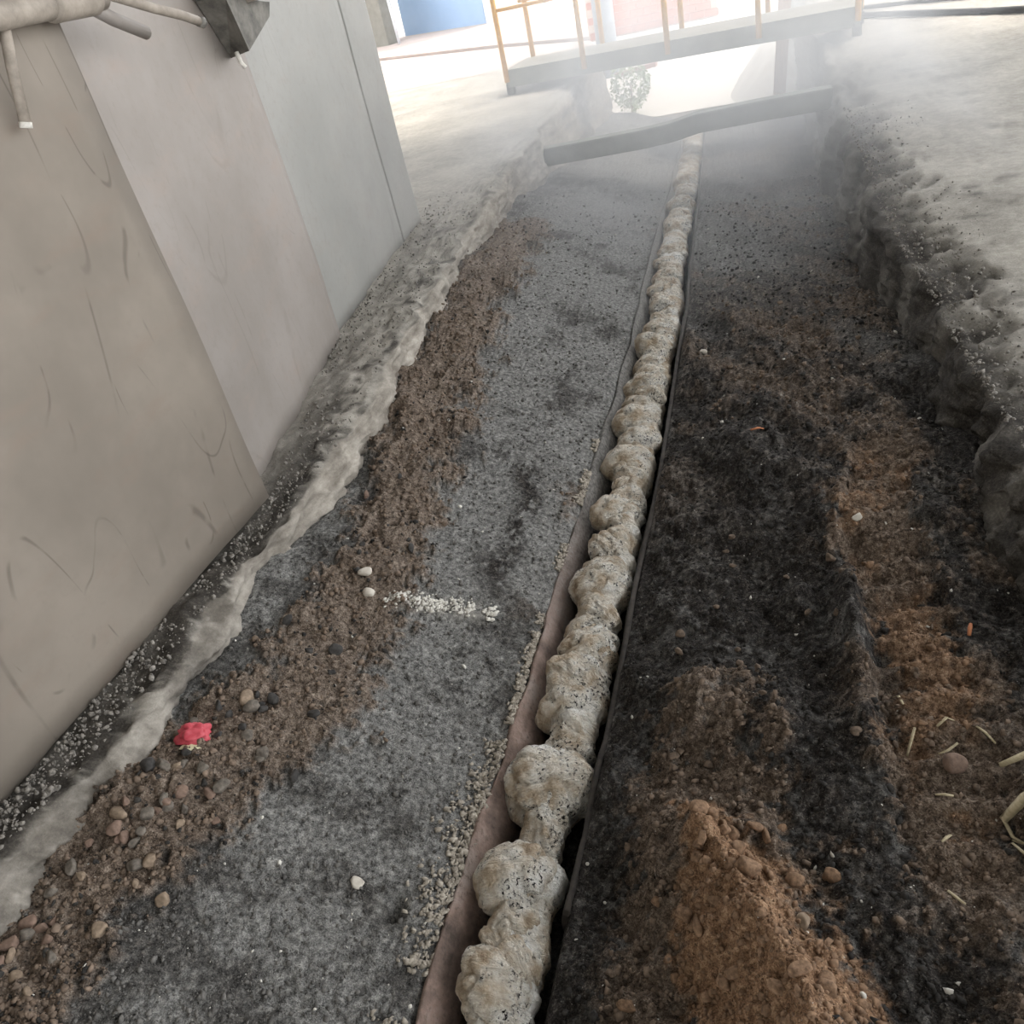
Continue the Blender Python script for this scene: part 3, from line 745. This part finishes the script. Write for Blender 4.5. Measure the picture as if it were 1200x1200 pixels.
sets = [
    (20, SOIL_L[1:5], .022, .046, 'stone_grey', 'small grey stone in the brown soil strip near the kerb', 'grey stones in the soil strip'),
    (18, SOIL_L[1:4], .022, .040, 'rust_stone', 'small rust-brown stone in the soil strip below the red wrapper', 'rust-brown stones in the soil strip'),
    (22, SOIL_L[3:8], .022, .042, 'coal', 'small black cinder in the soil strip beside the grey ash', 'black cinders in the soil strip'),
    (14, SOIL_L[0:4], .022, .045, 'stone_tan', 'small tan stone in the soil at the lower left', 'tan stones at the lower left')]
for cnt, path, s0, s1, m, lab, grp in sets:
    for k in range(cnt):
        i = random.randrange(len(path) - 1); t = random.random()
        (x0, y0, w0), (x1, y1, w1) = path[i], path[i + 1]
        x = x0 + (x1 - x0) * t + random.gauss(0, .45) * w0; y = max(.5, y0 + (y1 - y0) * t)
        x = max(x, float(kerb_x(y)) + .09)
        stone(x, y, random.uniform(s0, s1), m, lab, grp, seed=random.randrange(900))
for k in range(30):
    x, y = random.gauss(-.08, .12), random.uniform(.75, 1.2)
    stone(x, y, random.uniform(.020, .042), 'crumb_tan', 'tan soil clod on the brown pile beside the trough', 'clods on the brown soil pile', 'soil_clod', 'clod', seed=random.randrange(900))
for k in range(22):
    x, y = random.uniform(-.3, .22), random.uniform(1.35, 2.4)
    stone(x, y, random.uniform(.018, .036), 'crumb_soil', 'dark brown clod on the right bank behind the soil pile', 'dark clods on the right bank', 'soil_clod', 'clod', seed=random.randrange(900))

# crumpled red wrapper
wz = float(ground_z(np.array([-1.56]), np.array([1.21]))[0])
wr = tag(empty('crumpled_wrapper', (-1.56, 1.21, wz)), 'crumpled red wrapper lying on the brown soil', 'wrapper')
V, F = ico(4)
N = V.copy(); r1 = 1 + .30 * (np.round(noise3(N, .6, 2, 71) * 3) / 3) + .18 * noise3(N, .3, 2, 75)
me = np_mesh('sheet', N * r1[:, None] * np.array([.042, .036, .028]), F, False)
o = link('sheet', me, M['red'], wr); o.location = (0, 0, .026); o.rotation_euler = (.3, .2, .4)
me = lump_mesh('torn_edge', ICO2, .030, .012, .010, .4, 79); me.polygons.foreach_set('use_smooth', np.zeros(len(me.polygons), bool))
o = link('torn_edge', me, M['cream'], wr); o.location = (.012, -.034, .014); o.rotation_euler = (.2, .2, .3)

# dry husks and sticks
def blade(name, pts, w, m, label, cat):
    bm = bmesh.new(); rows = []
    for i, p in enumerate(pts):
        p = Vector(p); t = (Vector(pts[min(i + 1, len(pts) - 1)]) - Vector(pts[max(i - 1, 0)])).normalized()
        s = t.cross(Vector((0, 0, 1))).normalized(); ww = w * (1 - .6 * abs(i / (len(pts) - 1) - .4))
        up = Vector((0, 0, 1))
        rows.append([bm.verts.new(p + s * ww), bm.verts.new(p + up * ww * .5), bm.verts.new(p - s * ww), bm.verts.new(p - up * .003)])
    for a, b in zip(rows, rows[1:]):
        for k in range(4): bm.faces.new((a[k], a[(k + 1) % 4], b[(k + 1) % 4], b[k]))
    bm.faces.new(rows[0]); bm.faces.new(rows[-1][::-1]); bmesh.ops.recalc_face_normals(bm, faces=bm.faces)
    return tag(link(name, bm_mesh(name, bm, True), m), label, cat)
def gz(x, y, d=.012): return (x, y, float(ground_z(np.array([x]), np.array([y]))[0]) + d)
blade('dry_husk', [gz(.44, 1.20), gz(.48, 1.225, .03), gz(.53, 1.25, .045), gz(.60, 1.27, .03)], .012, M['straw'], 'long pale dry husk at the right edge, the lower of two', 'husk')
blade('dry_husk', [gz(.46, 1.33), gz(.51, 1.345, .02), gz(.58, 1.37, .02)], .009, M['straw'], 'pale dry husk at the right edge, the upper of two', 'husk')
blade('dry_husk', [gz(.49, 1.22, .035), gz(.49, 1.17, .02), gz(.485, 1.10, .008)], .012, M['straw'], 'short flat straw hanging down from the long husk', 'husk')
blade('dry_husk', [gz(.44, 1.205), gz(.455, 1.17), gz(.47, 1.15)], .005, M['straw'], 'thin curled straw tip at the end of the long husk', 'husk')
blade('orange_scrap', [gz(.475, 1.75), gz(.480, 1.77), gz(.486, 1.79)], .006, M['orange'], 'small orange scrap on the dark ground by the right wall foot', 'scrap')
blade('orange_scrap', [gz(-.08, 2.93), gz(-.05, 2.95), gz(-.03, 2.955)], .008, M['orange'], 'small orange scrap in the middle of the dark bank', 'scrap')
for k in range(16):
    x, y = random.uniform(.28, .58), random.uniform(.85, 1.6); a = random.uniform(0, 6.28); l = random.uniform(.012, .03)
    blade('straw_bit', [gz(x - l * math.cos(a), y - l * math.sin(a), .006), gz(x, y, .010), gz(x + l * math.cos(a), y + l * math.sin(a), .006)], .004, M['straw'], 'tiny straw bit on the dark ground below the husks', 'straw')['group'] = 'straw bits on the dark ground'

# ---------------------------------------------------------------- loose crumbs nobody could count
n = 95000
ry = .45 + 9.0 * RNG.uniform(0, 1, n) ** 2.6
ru = RNG.uniform(0, 1, n)
rx = (kerb_x(ry) + .02) * (1 - ru) + (rfoot_x(ry) + .02) * ru
s_, t_, d_, p_ = masks(rx, ry)
right = rx > chan_x(ry)
ok = (np.abs(rx - chan_x(ry)) > HW + .02) & (RNG.uniform(0, 1, n) > (ry - 3.0) / 5.5)
rz = ground_z(rx, ry)
siz = (.0016 + .0062 * RNG.uniform(0, 1, n) ** 4) * (1 + .07 * ry)
u = RNG.uniform(0, 1, n)
def scatter(name, sel, m, label, scale=1.0):
    i = np.nonzero(sel & ok)[0]
    joined(name, ICO1, np.stack([rx[i], ry[i], rz[i] + siz[i] * .2], -1), siz[i] * scale, M[m], label, 'crumbs')
scatter('soil_crumbs', (s_ > .4) & (t_ < .4) & (u < .62), 'crumb_soil', 'loose brown soil crumbs strewn over the trench bed', 1.3)
scatter('tan_crumbs', (t_ >= .4) & (u < .8), 'crumb_tan', 'loose tan soil crumbs on the pile at the right', 1.4)
scatter('ash_crumbs', (s_ <= .4) & (t_ < .4) & ~right & (u < .4), 'crumb_grey', 'grey ash grit on the left bed')
scatter('cinder_crumbs', (((s_ <= .4) & (t_ < .4) & right & (u < .5)) | ((s_ > .3) & ~right & (u > .86))), 'crumb_dark', 'black cinder grit on the right bank and in the soil strip', 1.2)
scatter('white_chips', (u > .991) | ((p_ > .45) & (u > .9)), 'crumb_white', 'tiny white chips and a streak of white flakes on the ash', 1.0)

n = 4200
ly = .5 + 6 * RNG.uniform(0, 1, n) ** 2
lw = np.interp(ly, [0, 2.2, 3.7, 5.7, 7], [-1.93, -1.80, -2.17, -2.40, -2.6])
lx = lw + (kerb_x(ly) - .02 - lw) * RNG.uniform(0, 1, n) ** 1.8
joined('kerb_grit', ICO1, np.stack([lx, ly, np.full(n, -.004) + .010 * RNG.uniform(-1, .6, n)], -1), .002 + .007 * RNG.uniform(0, 1, n) ** 3.5, M['grit_light'], 'grey grit lying on the concrete kerb below the steel plates', 'grit')
ly = 1.2 + 6 * RNG.uniform(0, 1, n) ** 1.6
lx = rtop_x(ly) + .03 + .45 * RNG.uniform(0, 1, n) ** 1.8
joined('slab_grit', ICO1, np.stack([lx, ly, -.012 + .014 * RNG.uniform(-1, 1, n)], -1), .002 + .008 * RNG.uniform(0, 1, n) ** 3.5, M['grit_light'], 'grey grit along the crumbling edge of the right slab', 'grit')

n = 420
fx_ = RNG.uniform(-1.27, -.92, n); fy_ = 1.95 + (fx_ + 1.1) * .22 + RNG.normal(0, .018, n)
kk = fbm(fx_, fy_, .05, 2, 611) > -.15
fx_, fy_ = fx_[kk], fy_[kk]
joined('white_flakes', ICO1, np.stack([fx_, fy_, ground_z(fx_, fy_) + .003], -1), .004 + .007 * RNG.uniform(0, 1, len(fx_)) ** 2, M['crumb_white'], 'streak of white flakes lying across the grey ash left of the trough', 'flakes', flat=.4)

# ---------------------------------------------------------------- haze drifting in the far trench
hz = link('haze', box_mesh('haze', Matrix.Translation((-.45, 10.5, .25)), 3.5, 13.0, 2.9), None)
m = bpy.data.materials.new('steam_haze'); m.use_nodes = True; nt = m.node_tree; nt.nodes.clear()
out = nt.nodes.new('ShaderNodeOutputMaterial'); sc_ = nt.nodes.new('ShaderNodeVolumeScatter')
sc_.inputs['Color'].default_value = (.97, .97, .97, 1); sc_.inputs['Anisotropy'].default_value = .25
tc = nt.nodes.new('ShaderNodeTexCoord'); sx = nt.nodes.new('ShaderNodeSeparateXYZ'); no = nt.nodes.new('ShaderNodeTexNoise')
no.inputs['Scale'].default_value = .9; no.inputs['Detail'].default_value = 3
nt.links.new(tc.outputs['Object'], sx.inputs[0]); nt.links.new(tc.outputs['Object'], no.inputs['Vector'])
def mr(src, a, b, c, d_):
    q = nt.nodes.new('ShaderNodeMapRange'); q.interpolation_type = 'SMOOTHSTEP'; nt.links.new(src, q.inputs[0])
    for k, v in enumerate((a, b, c, d_)): q.inputs[k + 1].default_value = v
    return q.outputs[0]
def mu(a, b, op='MULTIPLY'):
    q = nt.nodes.new('ShaderNodeMath'); q.operation = op
    for k, v in enumerate((a, b)):
        if isinstance(v, float): q.inputs[k].default_value = v
        else: nt.links.new(v, q.inputs[k])
    return q.outputs[0]
den = mu(mu(mr(no.outputs['Fac'], .32, .68, .25, 1.6), mu(mr(sx.outputs['Y'], 3.0, 7.5, .0, .29), mr(sx.outputs['Y'], 9.3, 11.5, 1.0, .30))), mr(sx.outputs['Z'], .2, 1.6, 1.0, .1))
nt.links.new(den, sc_.inputs['Density']); nt.links.new(sc_.outputs[0], out.inputs['Volume'])
hz.data.materials.append(m)
tag(hz, 'pale steam haze hanging over the far part of the trench', 'haze', kind='stuff')
